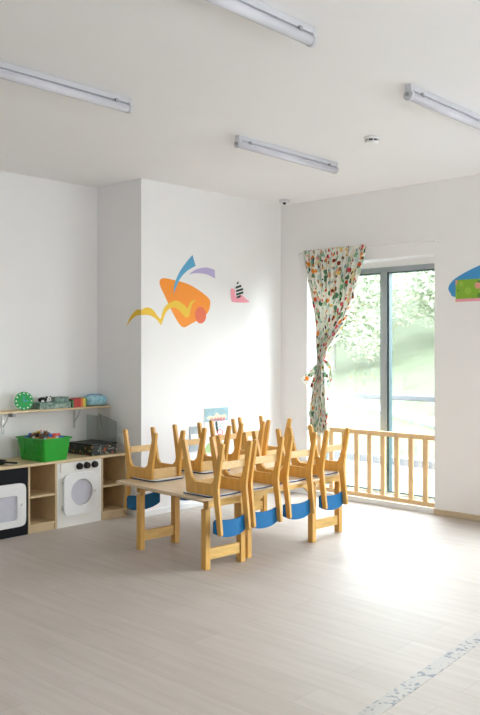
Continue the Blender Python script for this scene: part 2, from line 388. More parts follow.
# outside: paving, curb, meadow slope, path
struct('ground_paving', box(BM(), -9, 9, .3, 3.1, -.35, -.12), 'pave')
struct('ground_curb', box(BM(), -12, 9, 3.1, 3.28, -.35, -.02, .01), 'pathmat')
def slope_z(x, y): 
    d = max(0, y-3.28)
    return -.06 + .16*d + .010*d*d*(1 if d < 12 else 12/d) + .05*math.sin(x*.9+y*.5) * min(1, d)
b = BM(); N = 60; gx = [-22 + 34*i/N for i in range(N+1)]; gy = [3.28 + 26*(j/N)**1.4 for j in range(N+1)]
vv = [[b.verts.new((x, y, slope_z(x, y))) for x in gx] for y in gy]
for j in range(N):
    for i in range(N): b.faces.new((vv[j][i], vv[j][i+1], vv[j+1][i+1], vv[j+1][i]))
struct('ground_meadow', b, 'grass', smooth=True)
b = BM(); pa = []
for i in range(41):
    s = i/40; x = 1.0 - 8.0*s; y = 3.95 + 3.9*s
    pa.append(((x-.07, y-.13), (x+.07, y+.13)))
rows = [[b.verts.new((p[0], p[1], slope_z(*p)+.03)) for p in q] for q in pa]
lows = [[b.verts.new((p[0], p[1], slope_z(*p)-.1)) for p in q] for q in pa]
for i in range(40):
    b.faces.new((rows[i][0], rows[i+1][0], rows[i+1][1], rows[i][1]))
    b.faces.new((rows[i][0], lows[i][0], lows[i+1][0], rows[i+1][0])); b.faces.new((rows[i][1], rows[i+1][1], lows[i+1][1], lows[i][1]))
bmesh.ops.recalc_face_normals(b, faces=b.faces)
struct('ground_path', b, 'pathmat')

# metal railing outside
t = thing('metal_railing', 'grey metal handrail outside beyond the tall window', 'railing', (0, 1.9, -.12))
b = BM(); box(b, -3.5, 4.0, -.025, .025, .975, 1.035, .006); obj('handrail', b, 'ext_metal', t)
for x in (-3.4, -1.7, .02, 2.6, 3.9):
    b = BM(); box(b, x-.02, x+.02, -.02, .02, 0, .975, .004); obj('post', b, 'ext_metal', t)

# trees beyond the meadow
def tree(name, label, x, y, hgt, rad, lm, n=1500, seed=1):
    rnd = random.Random(seed); z = slope_z(x, y)-.1
    t = thing(name, label, 'tree', (x, y, z), 0, 'trees beyond the meadow')
    b = BM(); cyl(b, (0, 0, 0), (.05, .02, hgt*.55), .04, 8, .02)
    for k in range(6):
        a = rnd.uniform(0, 2*PI); h0 = hgt*rnd.uniform(.25, .5)
        cyl(b, (.02, 0, h0), (math.cos(a)*rad*.6, math.sin(a)*rad*.6, h0+hgt*.25), .025, 6, .01)
    obj('trunk', b, 'bark', t)
    b = BM()
    blobs = [(Vector((rnd.gauss(0, rad*.4), rnd.gauss(0, rad*.4), hgt*rnd.uniform(.12, .92))), rad*rnd.uniform(.35, .6)) for _ in range(20)]
    for k in range(n):
        c, r = rnd.choice(blobs); d = Vector((rnd.gauss(0, 1), rnd.gauss(0, 1), rnd.gauss(0, 1))).normalized()*r*rnd.uniform(.6, 1.05)
        p = c+d; u = Vector((rnd.gauss(0, 1), rnd.gauss(0, 1), rnd.gauss(0, .6))).normalized(); v_ = u.cross(Vector((rnd.gauss(0, 1), rnd.gauss(0, 1), rnd.gauss(0, 1)))).normalized()
        s = rnd.uniform(.04, .09)
        q = [p-u*s, p+v_*s*.5, p+u*s, p-v_*s*.5]
        b.faces.new([b.verts.new(x_) for x_ in q])
    obj('foliage', b, lm, t)
TR = [('broadleaf_tree', 'pale leafy tree seen through the left window pane beside the curtain', -7.6, 10.9, 5.0, 1.15, 'leaf2'),
      ('broadleaf_tree', 'pale leafy tree seen just left of the grey window mullion', -5.5, 8.3, 4.6, 1.0, 'leaf'),
      ('broadleaf_tree', 'pale leafy tree seen through the right window pane', -4.0, 10.3, 4.8, 1.1, 'leaf'),
      ('broadleaf_tree', 'leafy tree beyond the right edge of the tall window', 1.2, 9.4, 4.6, 1.1, 'leaf2'),
      ('broadleaf_tree', 'taller tree in the second row behind the left pane', -9.6, 15.0, 7.0, 1.8, 'leaf2'),
      ('broadleaf_tree', 'taller tree in the second row behind the right pane', -5.6, 13.8, 6.6, 1.8, 'leaf2')]
for i, (n_, l_, x, y, h_, r_, lm) in enumerate(TR): tree(n_, l_, x, y, h_, r_, lm, 5200, 11+i)

# ================================================================ WINDOW BARRIER, CURTAIN
t = thing('wooden_barrier', 'low pine slatted safety barrier across the bottom of the tall window', 'barrier', (0, .01, .045))
ZB = .052
obj('bottom_rail', box(BM(), WX0+.004, WX1-.004, 0, .034, ZB-.045, ZB, .004), 'rail_wood', t)
obj('top_rail', box(BM(), WX0+.004, WX1-.004, 0, .034, .602, .648, .004), 'rail_wood', t)
xs = [1.673-.149*i for i in range(9)]
for i, x in enumerate(xs):
    obj('slat', box(BM(), x-.024, x+.024, .006, .028, ZB, .602, .003), 'rail_wood', t)

t = thing('curtain_rod', 'thin white curtain rod across the top of the tall window', 'curtain rod', (0, -.07, 2.405))
b = BM(); cyl(b, (.30, 0, 0), (1.825, 0, 0), .0075, 12); obj('rod', b, 'white', t)
for x in (.32, 1.81):
    b = BM(); box(b, x-.008, x+.008, 0, .07, -.012, .012, .002); cyl(b, (x, .062, 0), (x, .07, 0), .022, 16); obj('bracket', b, 'white', t)
for x in (.297, 1.828):
    b = BM(); bmesh.ops.create_uvsphere(b, u_segments=12, v_segments=8, radius=.014, matrix=Matrix.Translation((x, 0, 0))); obj('finial', b, 'white', t, smooth=True)

t = thing('patterned_curtain', 'white curtain printed with green and red plants, tied back with a bow', 'curtain', (0, 0, 0))
prof = [(2.435, .365, 1.115), (2.40, .365, 1.11), (2.28, .39, 1.085), (2.14, .42, 1.035), (1.94, .47, .975), (1.76, .525, .895), (1.60, .545, .795),
        (1.47, .562, .695), (1.36, .578, .655), (1.31, .582, .650), (1.25, .57, .66), (1.13, .535, .665), (.99, .505, .668), (.83, .475, .69), (.70, .485, .70), (.64, .52, .68)]
def curtain_mesh():
    b = BM(); NU, NV = 220, 90; uvl = b.loops.layers.uv.new('UVMap'); W0 = 1.25
    import bisect
    zt, zb = prof[0][0], prof[-1][0]
    def edges(z):
        for (z0, l0, r0), (z1, l1, r1) in zip(prof, prof[1:]):
            if z <= z0 and z >= z1:
                s = (z0-z)/(z0-z1); return l0+(l1-l0)*s, r0+(r1-r0)*s
        return prof[-1][1:]
    g = []
    for j in range(NV+1):
        v = j/NV; row = []
        for i in range(NU+1):
            u = i/NU; z = zt + (zb-zt)*v
            z2 = z
            if v > .93: z2 += (-.03*math.sin(u*5.0+.5)) * (v-.93)/.07
            l, r = edges(z); wd = r-l
            amp = .030*min(1, .35+1.1*(.7-wd)) + .008
            if z > 2.37: amp *= .40
            ph = u*2*PI*11 + .8*math.sin(u*9) + .5*math.sin(v*7+u*3)
            yy = -.098 + amp*math.sin(ph) + (.012*math.sin(u*2*PI*3+v*4) if z < 2.35 else 0)
            if z < 2.33: yy -= .004
            xx = l + wd*(u + .010*math.sin(ph*1.0+1.2))
            row.append((b.verts.new((xx, yy, z2)), (u*W0, v*(zt-zb))))
        g.append(row)
    for j in range(NV):
        for i in range(NU):
            q = (g[j][i], g[j][i+1], g[j+1][i+1], g[j+1][i])
            f = b.faces.new([a[0] for a in q]); f.smooth = True
            for lp, a in zip(f.loops, q): lp[uvl].uv = a[1]
    return b
o = obj('cloth', curtain_mesh(), 'curtain', t)
sm = o.modifiers.new('thickness', 'SOLIDIFY'); sm.thickness = .0015
# tie: band and bow
def ribbon(bm, pts, width, uvs=(0, 0)):
    uvl = bm.loops.layers.uv.verify(); prev = None; d = 0; rows = []
    for i, p in enumerate(pts):
        p = Vector(p); q = Vector(pts[min(i+1, len(pts)-1)]) - Vector(pts[max(i-1, 0)])
        n = Vector((0, 1, 0)); s = q.cross(n).normalized(); wd = width(i/(len(pts)-1))
        if i: d += (p-Vector(pts[i-1])).length
        rows.append([(bm.verts.new(p + s*wd*k + Vector((0, .010*math.sin(k*9), 0))), (uvs[0]+wd*k, uvs[1]+d)) for k in (-.5, -.25, 0, .25, .5)])
    for r0, r1 in zip(rows, rows[1:]):
        for a, c, e, g in zip(r0, r0[1:], r1[1:], r1):
            f = bm.faces.new((a[0], c[0], e[0], g[0])); f.smooth = True
            for lp, z in zip(f.loops, (a, c, e, g)): lp[uvl].uv = z[1]
b = BM(); uvl = b.loops.layers.uv.new('UVMap')
K = 28; rr = []
for i in range(K):
    a = 2*PI*i/K; rr.append([b.verts.new((.615+.052*math.cos(a), -.07+.050*math.sin(a), 1.315+dz+.012*math.cos(a))) for dz in (-.022, 0, .022)])
for i in range(K):
    for k in (0, 1):
        f = b.faces.new((rr[i][k], rr[(i+1) % K][k], rr[(i+1) % K][k+1], rr[i][k+1])); f.smooth = True
        for lp, z in zip(f.loops, ((i, k), (i+1, k), (i+1, k+1), (i, k+1))): lp[uvl].uv = (z[0]*.012, z[1]*.022+.3)
tb = obj('tie_band', b, 'curtain', t); tb.modifiers.new('thickness', 'SOLIDIFY').thickness = .003
b = BM()
ribbon(b, [(.60, -.125, 1.32), (.55, -.14, 1.27), (.49, -.14, 1.20), (.43, -.135, 1.15), (.405, -.13, 1.13)], lambda s: .045+.06*s, (2, .2))
ribbon(b, [(.60, -.13, 1.30), (.56, -.14, 1.20), (.53, -.135, 1.10), (.52, -.13, 1.07)], lambda s: .04+.06*s, (2.4, .7))
ribbon(b, [(.62, -.13, 1.32), (.66, -.15, 1.34), (.71, -.15, 1.325), (.735, -.14, 1.27), (.735, -.13, 1.19), (.72, -.13, 1.15)], lambda s: .045+.01*s, (3, .1))
bw = obj('tie_bow', b, 'curtain', t); bw.modifiers.new('thickness', 'SOLIDIFY').thickness = .003

# ================================================================ TABLES
TZ = .488
def make_table(label, loc, rz, xl, xr, hy, lxl, lxr, ly, arch=False, stretch=True, near=0):
    t = thing('low_table', label, 'table', loc, rz, 'low tables standing end to end')
    ov = 0
    obj('tabletop', prism(BM(), fillet([(xl, -hy-near, .03), (xr, -hy-near, .03), (xr, hy, .03), (xl, hy, .03)]), 'z', TZ-.02, TZ, bev=.003), 'top_wood', t)
    for x in (lxl, lxr):
        for s in (-1, 1):
            lg = obj('leg', box(BM(), x-.025, x+.025, s*ly-.020, s*ly+.020, 0, .400, .003), 'leg_wood', t)
            y1 = s*ly - s*.012
            obj('height_post', box(BM(), x-.020, x+.020, y1-.016, y1+.016, .401, TZ-.0205, .002), 'leg_wood', lg)
        if stretch:
            obj('stretcher', box(BM(), x-.014, x+.014, -ly+.022, ly-.022, .062, .135, .003), 'board_wood', t)
        if arch:
            pl = [(-ly+.03, TZ-.021, 0), (-ly+.03, TZ-.105, .0), (-ly+.07, TZ-.105, .03), (-ly+.13, TZ-.055, .03), (ly-.13, TZ-.055, .03), (ly-.07, TZ-.105, .03), (ly-.03, TZ-.105, 0), (ly-.03, TZ-.021, 0)]
            obj('apron', prism(BM(), fillet(pl), 'x', x+.021, x+.039), 'board_wood', t)
        else:
            obj('apron', box(BM(), x+(.021 if x > 0 else -.039), x+(.039 if x > 0 else -.021), -ly-.01, ly+.01, TZ-.075, TZ-.0205, .002), 'board_wood', t)
    for s in (-1, 1):
        yy = s*(ly-.055)
        obj('side_rail', box(BM(), lxl+.04, lxr-.04, yy-.009, yy+.009, TZ-.065, TZ-.0205, .002), 'board_wood', t)
    return t
r4 = math.radians(-4)
make_table('narrow low birch table nearest the toy kitchen, at the camera end of the row', (1.2245, -2.457, 0), r4, -.543, .455, .21, -.348, .383, .158, near=.04)
make_table('wider low birch table in the middle of the row, without low stretchers', (1.15, -1.86, 0), r4, -.488, .519, .372, -.345, .46, .335, arch=True, stretch=False)
make_table('narrow low birch table at the window end of the row', (1.13, -1.265, 0), r4, -.543, .505, .21, -.42, .43, .155)

# ================================================================ CHAIRS (upside down on the tables)
def make_chair(label, group):
    t = thing('childs_chair', label, 'chair', (0, 0, 0), 0, group)
    pts = [(-.208, .360, .018), (-.172, .360, .018), (-.104, .118, .03), (-.070, .092, .02), (.085, .092, .02), (.110, .125, .03), (.162, .360, .018), (.198, .360, .018),
           (.156, .125, .04), (.146, .06, .03), (.180, -.238, .018), (.144, -.238, .018), (.104, .0125, .02), (-.155, .0125, .015), (-.160, .09, .03)]
    pl = fillet(pts)
    for s in (-1, 1):
        y = s*.131
        obj('side_frame', prism(BM(), pl, 'y', y-.011, y+.011, bev=.002), 'frame_wood', t)
    obj('seat', prism(BM(), fillet([(-.19, -.151, .04), (-.20, 0, .3), (-.19, .151, .04), (.085, .151, .03), (.100, 0, .3), (.085, -.151, .03)]), 'z', 0, .009), 'navy', t)
    obj('seat_underside', prism(BM(), fillet([(-.188, -.149, .04), (-.198, 0, .3), (-.188, .149, .04), (.083, .149, .03), (.098, 0, .3), (.083, -.149, .03)]), 'z', .0091, .0121), 'seat_white', t)
    obj('seat_apron', box(BM(), -.135, -.117, -.1185, .1185, .013, .085, .002), 'light_wood', t)
    obj('leg_stretcher', box(BM(), .126, .144, -.1185, .1185, .185, .232, .003), 'light_wood', t)
    # curved backrest
    b = BM(); n = 20; F = []
    for i in range(n+1):
        u = -1+2*i/n; y = u*.156; x = .140-.016*u*u
        zb = -.262 + .016*u**4 + .024*u*u; zt = -.150 - .020*max(0, abs(u)-.88)/.12 + .022*u*u
        F.append([b.verts.new(p) for p in ((x-.005, y, zb), (x+.005, y, zb), (x+.005, y, zt), (x-.005, y, zt))])
    for a, c in zip(F, F[1:]):
        for k in range(4): b.faces.new((a[k], a[(k+1) % 4], c[(k+1) % 4], c[k])).smooth = False
    b.faces.new(F[0]); b.faces.new(F[-1][::-1]); bmesh.ops.recalc_face_normals(b, faces=b.faces)
    for f in b.faces:
        if abs(f.normal.x) < .6: f.material_index = 1
    obj('backrest', b, ['blue', 'navy'], t)
    return t
NEAR = 'upturned chairs along the near side of the tables'
FAR = 'upturned chairs along the far side of the tables'
spots = [
 (1.602, -2.539, -0.6, 'upturned wooden chair nearest the camera, at the left end of the near row', NEAR),
 (1.59, -2.199, -2.5, 'upturned wooden chair second from the left end of the near row', NEAR),
 (1.578, -1.81, -2, 'upturned wooden chair second from the window end of the near row', NEAR),
 (1.556, -1.375, 0, 'upturned wooden chair at the window end of the near row, in front of the curtain', NEAR),
 (0.768, -2.383, 177.5, 'upturned wooden chair at the left corner of the tables, beside the toy kitchen', FAR),
 (0.747, -1.863, 177, 'upturned wooden chair second from the left in the far row', FAR),
 (0.681, -1.382, 178.3, 'upturned wooden chair third from the left in the far row', FAR),
 (0.646, -0.991, 176, 'upturned wooden chair at the window end of the far row', FAR)]
proto = make_chair(spots[0][3], NEAR)
for i, (x, y, a, lb, g) in enumerate(spots):
    c = proto if i == 0 else copy_tree(proto)
    c.location = (x, y, TZ+.0006); c.rotation_euler = (0, 0, math.radians(a)); c['label'] = lb; c['group'] = g; c['category'] = 'chair'

# ================================================================ TOY KITCHEN
FX = -.15; BX = -.57; CT = .532     # front, back, carcass height
def shelf_unit(label, y0, y1):
    t = thing('open_shelf_cabinet', label, 'cabinet', ((FX+BX)/2, (y0+y1)/2, 0), 0, 'open shelf cabinets under the worktop')
    hx = (FX-BX)/2; hy = (y1-y0)/2-.0015
    obj('side_panel', box(BM(), -hx, hx, -hy, -hy+.016, 0, CT-.001, .001), 'cab_wood', t)
    obj('side_panel', box(BM(), -hx, hx, hy-.016, hy, 0, CT-.001, .001), 'cab_wood', t)
    obj('back_panel', box(BM(), -hx, -hx+.008, -hy+.0165, hy-.0165, .05, CT-.001), 'cab_shaded', t)
    obj('shelf', box(BM(), -hx+.009, hx-.004, -hy+.0165, hy-.0165, .275, .292, .001), 'cab_wood', t)
    obj('bottom_shelf', box(BM(), -hx+.009, hx-.002, -hy+.0165, hy-.0165, .051, .068, .001), 'cab_wood', t)
    obj('plinth', box(BM(), hx-.03, hx-.012, -hy+.0165, hy-.0165, 0, .05), 'cab_wood', t)
    return t
shelf_unit('open pale wood cabinet with two empty shelves between toy oven and toy washing machine', -2.888, -2.622)
shelf_unit('open pale wood cabinet with two empty shelves right of the toy washing machine', -2.178, -1.905)
def carcass(t, hy, m, hx=.21):
    b = BM(); box(b, -hx, hx-.017, -hy, hy, .0, CT-.001, .001); obj('body', b, 'cab_wood', t)
    return obj('front_panel', box(BM(), hx-.0165, hx, -hy, hy, .0, CT-.001, .001), m, t)
# washing machine
yc = -2.400; t = thing('toy_washing_machine', 'white wooden toy washing machine with round porthole door and three black knobs', 'toy appliance', (-.36, yc, 0))
carcass(t, .2205, 'pale')
obj('control_panel', prism(BM(), fillet([(-.19, .448, .012), (.195, .448, .012), (.195, .522, .012), (-.19, .522, .012)]), 'x', .211, .217, bev=.001), 'pale', t)
for y in (-.022+.010, .055+.008, .135+.008):
    k = BM(); cyl(k, (.2175, y, .488), (.240, y, .488), .029, 24, .026); cyl(k, (.240, y, .488), (.243, y, .488), .024, 24, .020); obj('knob', k, 'black', t)
# door: rounded square with a round hole
def ring_panel(outer, inner, x0, x1):
    b = BM(); n = len(outer)
    vs_ = [[b.verts.new((x, p[0], p[1])) for p in pts] for x in (x0, x1) for pts in (outer, inner)]
    o0, i0, o1, i1 = vs_
    for k in range(n):
        l = (k+1) % n
        b.faces.new((o0[k], o0[l], i0[l], i0[k])); b.faces.new((o1[k], i1[k], i1[l], o1[l]))
        b.faces.new((o0[k], o1[k], o1[l], o0[l])); b.faces.new((i0[k], i0[l], i1[l], i1[k]))
    bmesh.ops.recalc_face_normals(b, faces=b.faces); return b
def superell(cy_, cz_, ry, rz_, p, n=72):
    out = []
    for k in range(n):
        a = 2*PI*k/n; c, s = math.cos(a), math.sin(a)
        out.append((cy_+ry*math.copysign(abs(c)**(2/p), c), cz_+rz_*math.copysign(abs(s)**(2/p), s)))
    return out
d = obj('door', ring_panel(superell(.0, .262, .168, .172, 7), superell(.008, .272, .108, .110, 2), .212, .232), 'white', t)
k = BM(); cyl(k, (.213, .008, .272), (.218, .008, .272), .1075, 48); obj('door_window', k, 'grille', d)
k = BM(); cyl(k, (.232, .142, .272), (.246, .142, .272), .010, 16, .008); obj('door_knob', k, 'white', d)
for z in (.16, .38):
    k = BM(); cyl(k, (.219, -.176, z-.02), (.219, -.176, z+.02), .006, 10); obj('hinge', k, 'metal', d)
# oven
yc = -3.116; t = thing('toy_oven', 'black fronted toy oven with white framed door at the left end of the toy kitchen', 'toy appliance', (-.36, yc, 0))
carcass(t, .2245, 'black_board')
d = obj('door', ring_panel(superell(.0, .245, .196, .168, 9), superell(-.012, .225, .132, .098, 14), .212, .232), 'white', t)
obj('door_window', box(BM(), .213, .217, -.146, .122, .125, .325), 'grille', d)
k = BM(); cyl(k, (.232, .158, .245), (.247, .158, .245), .010, 16, .008); obj('door_knob', k, 'white', d)

# worktop
o = obj('worktop', box(BM(), BX-.01, FX+.018, -3.345, -1.898, CT, CT+.020, .002), 'cab_wood'); tag(o, 'long pale wood worktop across the toy kitchen cabinets', 'worktop')
WT = CT+.0206

# green bin
t = thing('storage_bin', 'bright green plastic bin heaped with building blocks, left on the worktop', 'storage box', (-.305, -2.645, WT), math.radians(4))
def bin_bm():
    b = BM(); L0, L1 = (.155, .118), (.178, .138); h = .175; th = .004
    def rr(ax, ay, z, r=.02): return [b.verts.new((p[0], p[1], z)) for p in fillet([(-ax, -ay, r), (ax, -ay, r), (ax, ay, r), (-ax, ay, r)], 4)]
    rings = [rr(*L0, 0), rr(*L1, h), rr(L1[0]+.012, L1[1]+.012, h), rr(L1[0]+.012, L1[1]+.012, h+.012), rr(L1[0]-th, L1[1]-th, h+.012), rr(L0[0]-th, L0[1]-th, .006)]
    n = len(rings[0])
    for a, c in zip(rings, rings[1:]):
        for k in range(n): b.faces.new((a[k], a[(k+1) % n], c[(k+1) % n], c[k]))
    b.faces.new(rings[0][::-1]); b.faces.new(rings[-1]); bmesh.ops.recalc_face_normals(b, faces=b.faces)
    return b
obj('body', bin_bm(), 'green', t)
for s in (-1, 1):
    b = BM(); box(b, -.05, .05, s*.140-.004, s*.140+.004, .135, .172, .002); obj('handle', b, 'green', t)
for x in (-.09, .09):
    for s in (-1, 1): obj('rib', box(BM(), x-.006, x+.006, s*.130-.010, s*.130+.010, .05, .17, .003), 'green', t)
# blocks
cols = {'red': (.6, .04, .03), 'yellow': (.75, .50, .04), 'blue': (.04, .15, .45), 'black': (.02, .02, .02), 'white': (.75, .75, .72), 'orange': (.75, .25, .03), 'brown': (.22, .10, .05), 'grey': (.3, .32, .33)}
bproto = {}
def block_mesh(c, nx):
    key = (c, nx)
    if key not in bproto:
        b = BM(); box(b, -nx*.012, nx*.012, -.012, .012, 0, .019, .001, seg=1)
        for i in range(nx):
            x = -nx*.012+.012+i*.024; cyl(b, (x, 0, .019), (x, 0, .024), .007, 10)
        me = bpy.data.meshes.new('building_block'); b.to_mesh(me); b.free()
        if 'block_'+c not in M: M['block_'+c] = mat('block_'+c, cols[c], .35, var=.05)
        me.materials.append(M['block_'+c]); bproto[key] = me
    return bproto[key]
rnd = random.Random(5); names = list(cols)
idx = 0
for layer, (z, ax, ay, nx_, ny_) in enumerate(((.140, .150, .112, 6, 5), (.168, .140, .100, 6, 5), (.190, .125, .085, 5, 4), (.206, .07, .04, 3, 2))):
    for i in range(nx_):
        for j in range(ny_):
            c = names[(idx*5+layer*3+j*2+rnd.randrange(2)) % len(names)]; idx += 1
            o = bpy.data.objects.new('building_block', block_mesh(c, rnd.choice((1, 2)))); COL.objects.link(o)
            lx = -ax+2*ax*(i+.5)/nx_+rnd.uniform(-.004, .004); ly = -ay+2*ay*(j+.5)/ny_+rnd.uniform(-.003, .003); a = math.radians(4)
            o.location = (-.305+lx*math.cos(a)-ly*math.sin(a), -2.645+lx*math.sin(a)+ly*math.cos(a), WT+z+rnd.uniform(0, .004))
            o.rotation_euler = (rnd.uniform(-.25, .25), rnd.uniform(-.25, .25), rnd.uniform(0, 3))
            tag(o, 'small %s building block in the heap in the green bin' % c, 'building block', 'building blocks in the green bin')
# black case
t = thing('patterned_case', 'black box with colourful printed front beside the green bin on the worktop', 'box', (-.345, -2.130, WT), math.radians(3))
obj('body', box(BM(), -.165, .165, -.14, .14, 0, .078, .006), 'casefront', t)
obj('lid', box(BM(), -.168, .168, -.143, .143, .079, .096, .006), 'black', t)
b = BM()
for y in (-.045,): box(b, .1655, .170, y-.003, y+.003, .002, .088, .001)
obj('strap', b, 'greyplastic', t)
b = BM(); tube(b, [(.172, .03, .055), (.186, .035, .050), (.186, .085, .050), (.172, .09, .055)], .004, 8); obj('handle', b, 'greyplastic', t)
# black toy at left end
t = thing('toy_frying_pan', 'flat black toy pan at the left end of the worktop', 'toy pan', (-.33, -3.075, WT), math.radians(20))
b = BM(); n = 40
rings = []
for (r, z) in ((.070, 0), (.088, .024), (.092, .026), (.086, .025), (.068, .005)):
    rings.append([b.verts.new((r*math.cos(2*PI*k/n), r*math.sin(2*PI*k/n), z)) for k in range(n)])
for a, c in zip(rings, rings[1:]):
    for k in range(n): b.faces.new((a[k], a[(k+1) % n], c[(k+1) % n], c[k]))
b.faces.new(rings[0][::-1]); b.faces.new(rings[-1]); bmesh.ops.recalc_face_normals(b, faces=b.faces)
obj('bowl', b, 'black', t)
obj('handle', prism(BM(), fillet([(.088, -.012, .002), (.215, -.016, .014), (.215, .016, .014), (.088, .012, .002)]), 'z', .016, .028, bev=.002), 'black', t)

# acrylic holder
t = thing('acrylic_holder', 'clear acrylic holder with curved cut sides standing behind the dark patterned box', 'holder', (-.366, -1.998, WT))
CA = [(-.14, 0), (.10, 0), (.10, .17), (-.02, .22)]
obj('back_sheet', prism(BM(), fillet([(-.055, 0, .004), (.070, 0, .004), (.070, .30, .006), (-.055, .325, .006)]), 'x', -.170, -.166), 'acrylic', t)
obj('side_sheet', prism(BM(), [(-.166, 0), (.10, 0), (.10, .262), (-.166, .322)], 'y', .066, .070), 'acrylic', t)
b = BM(); tube(b, [(-.164, .0725, .322), (.098, .0725, .262), (.098, .0725, .120)], .0022, 6)
obj('edge', b, 'greyplastic', t)
b = BM(); tube(b, [(-.135+.125*(1-math.cos(a)), .0725, .312-.175*math.sin(a)) for a in [PI/2*k/9 for k in range(10)]], .003, 6)
obj('curved_edge', b, 'greyplastic', t)
# switch on the wall
t = thing('wall_switch', 'white switch plate on the side wall above the right end of the worktop', 'switch', (-.28, RX-.001, .66))
obj('plate', box(BM(), -.042, .042, -.010, 0, -.042, .042, .003), 'white', t)
obj('rocker', box(BM(), -.024, .024, -.014, -.0105, -.028, .028, .002), 'pale', t)

# ---------------------------------------------------------------- wall shelf and what stands on it
SZ = .950
t = thing('wall_shelf', 'light wood wall shelf above the toy kitchen', 'shelf', (AX, 0, SZ))
obj('board', box(BM(), .001, .205, -3.6, RX-.002, -.016, 0, .002), 'cab_wood', t)
for y in (-2.83, -2.12):
    b = BM(); box(b, .001, .006, y-.012, y+.012, -.20, -.018, .001); box(b, .001, .17, y-.012, y+.012, -.022, -.0165, .001)
    tube(b, [(.006, y, -.14), (.06, y, -.09), (.10, y, -.023)], .004, 8); obj('bracket', b, 'metal', t)
    b = BM(); box(b, .10, .175, y-.016, y+.016, -.050, -.0225, .003); obj('bracket_end', b, 'greyplastic', t) if y < -2.5 else b.free()
SZ += .0006
# clock
t = thing('toy_clock', 'round green toy clock with white hour marks leaning on the wall shelf', 'clock', (-.50, -2.715, SZ), math.radians(-18))
R_ = .076
b = BM(); cyl(b, (0, 0, R_), (.016, 0, R_), R_, 48); obj('dial', b, 'clockgreen', t)
for k in range(12):
    a = 2*PI*k/12
    b = BM(); yy, zz = math.sin(a)*R_*.84, R_+math.cos(a)*R_*.84; cyl(b, (.0163, yy, zz), (.0185, yy, zz), .0062, 10); obj('hour_mark', b, 'white', t)
b = BM(); cyl(b, (.0163, 0, R_), (.021, 0, R_), .006, 12); box(b, .017, .019, -.003, .003, R_, R_+.04); box(b, .017, .019, 0, .034, R_-.003, R_+.003); obj('clock_hands', b, 'skyblue', t)
b = BM(); prism(b, [(-.055, 0), (0, 0), (0, .06)], 'y', -.01, .01); obj('stand', b, 'clockgreen', t)
# boxes
t = thing('game_box', 'green and white patterned flat box with a toy lying on it, on the wall shelf', 'box', (-.525, -2.440, SZ))
obj('base', box(BM(), -.085, .085, -.155, .155, 0, .040, .003), 'pattern_green', t)
obj('lid', box(BM(), -.088, .088, -.158, .158, .0405, .055, .003), 'pattern_teal', t)
t = thing('small_patterned_box', 'smaller teal and white box on top of the green patterned box', 'box', (-.525, -2.358, SZ+.0556))
obj('base', box(BM(), -.06, .06, -.072, .070, 0, .026, .003), 'pattern_teal', t); obj('lid', box(BM(), -.062, .062, -.074, .072, .0265, .038, .003), 'pattern_green', t)
t = thing('plush_toy', 'black and white soft toy lying on the green patterned box', 'soft toy', (-.505, -2.508, SZ+.0556))
b = BM(); bmesh.ops.create_uvsphere(b, u_segments=24, v_segments=14, radius=1, matrix=Matrix.Translation((0, -.020, .022)) @ Matrix.Diagonal((.036, .040, .022, 1))); obj('body', b, 'black', t, smooth=True)
b = BM(); bmesh.ops.create_uvsphere(b, u_segments=20, v_segments=14, radius=1, matrix=Matrix.Translation((.006, .038, .022)) @ Matrix.Diagonal((.026, .026, .0215, 1))); hd = obj('head', b, 'white', t, smooth=True)
b = BM()
for y in (.026, .048): bmesh.ops.create_uvsphere(b, u_segments=10, v_segments=8, radius=.0055, matrix=Matrix.Translation((.0315, y, .026)))
obj('eye', b, 'black', hd, smooth=True)
b = BM()
for y in (.020, .056): bmesh.ops.create_uvsphere(b, u_segments=10, v_segments=8, radius=.010, matrix=Matrix.Translation((.004, y, .040)))
obj('ear', b, 'black', hd, smooth=True)
b = BM()
for y in (-.045, .005): bmesh.ops.create_uvsphere(b, u_segments=12, v_segments=8, radius=1, matrix=Matrix.Translation((.040, y, .011)) @ Matrix.Diagonal((.016, .011, .011, 1)))
obj('paw', b, 'white', t, smooth=True)
# coloured books in a row
BK = [('green_card', .016, .066, 'dark green'), ('red', .045, .074, 'red'), ('red', .030, .078, 'red'), ('orange_card', .024, .072, 'orange'), ('yellow_card', .026, .076, 'yellow'), ('green_card', .014, .078, 'dark green')]
y = -2.270; seen = {}
LB = ['thin dark green booklet at the left end of the colourful row on the shelf', 'thick red booklet second from the left in the colourful row', 'red booklet leaning against the orange one in the colourful row',
      'orange booklet between the red and yellow ones on the shelf', 'yellow booklet in the colourful row on the shelf', 'thin dark green booklet next to the pale blue pack']
for (mm, wd, hh, cn), lb in zip(BK, LB):
    t = thing('booklet', lb, 'booklet', (-.500, y+wd/2, SZ), 0, 'colourful booklets on the wall shelf')
    obj('pages', box(BM(), -.058, .052, -wd/2+.003, wd/2-.003, .003, hh-.003), 'paper', t)
    b = BM(); box(b, -.060, .056, -wd/2+.0005, -wd/2+.0028, 0, hh); box(b, -.060, .056, wd/2-.0028, wd/2-.0005, 0, hh); box(b, .0525, .056, -wd/2+.0028, wd/2-.0028, 0, hh); obj('cover', b, mm, t)
    y += wd
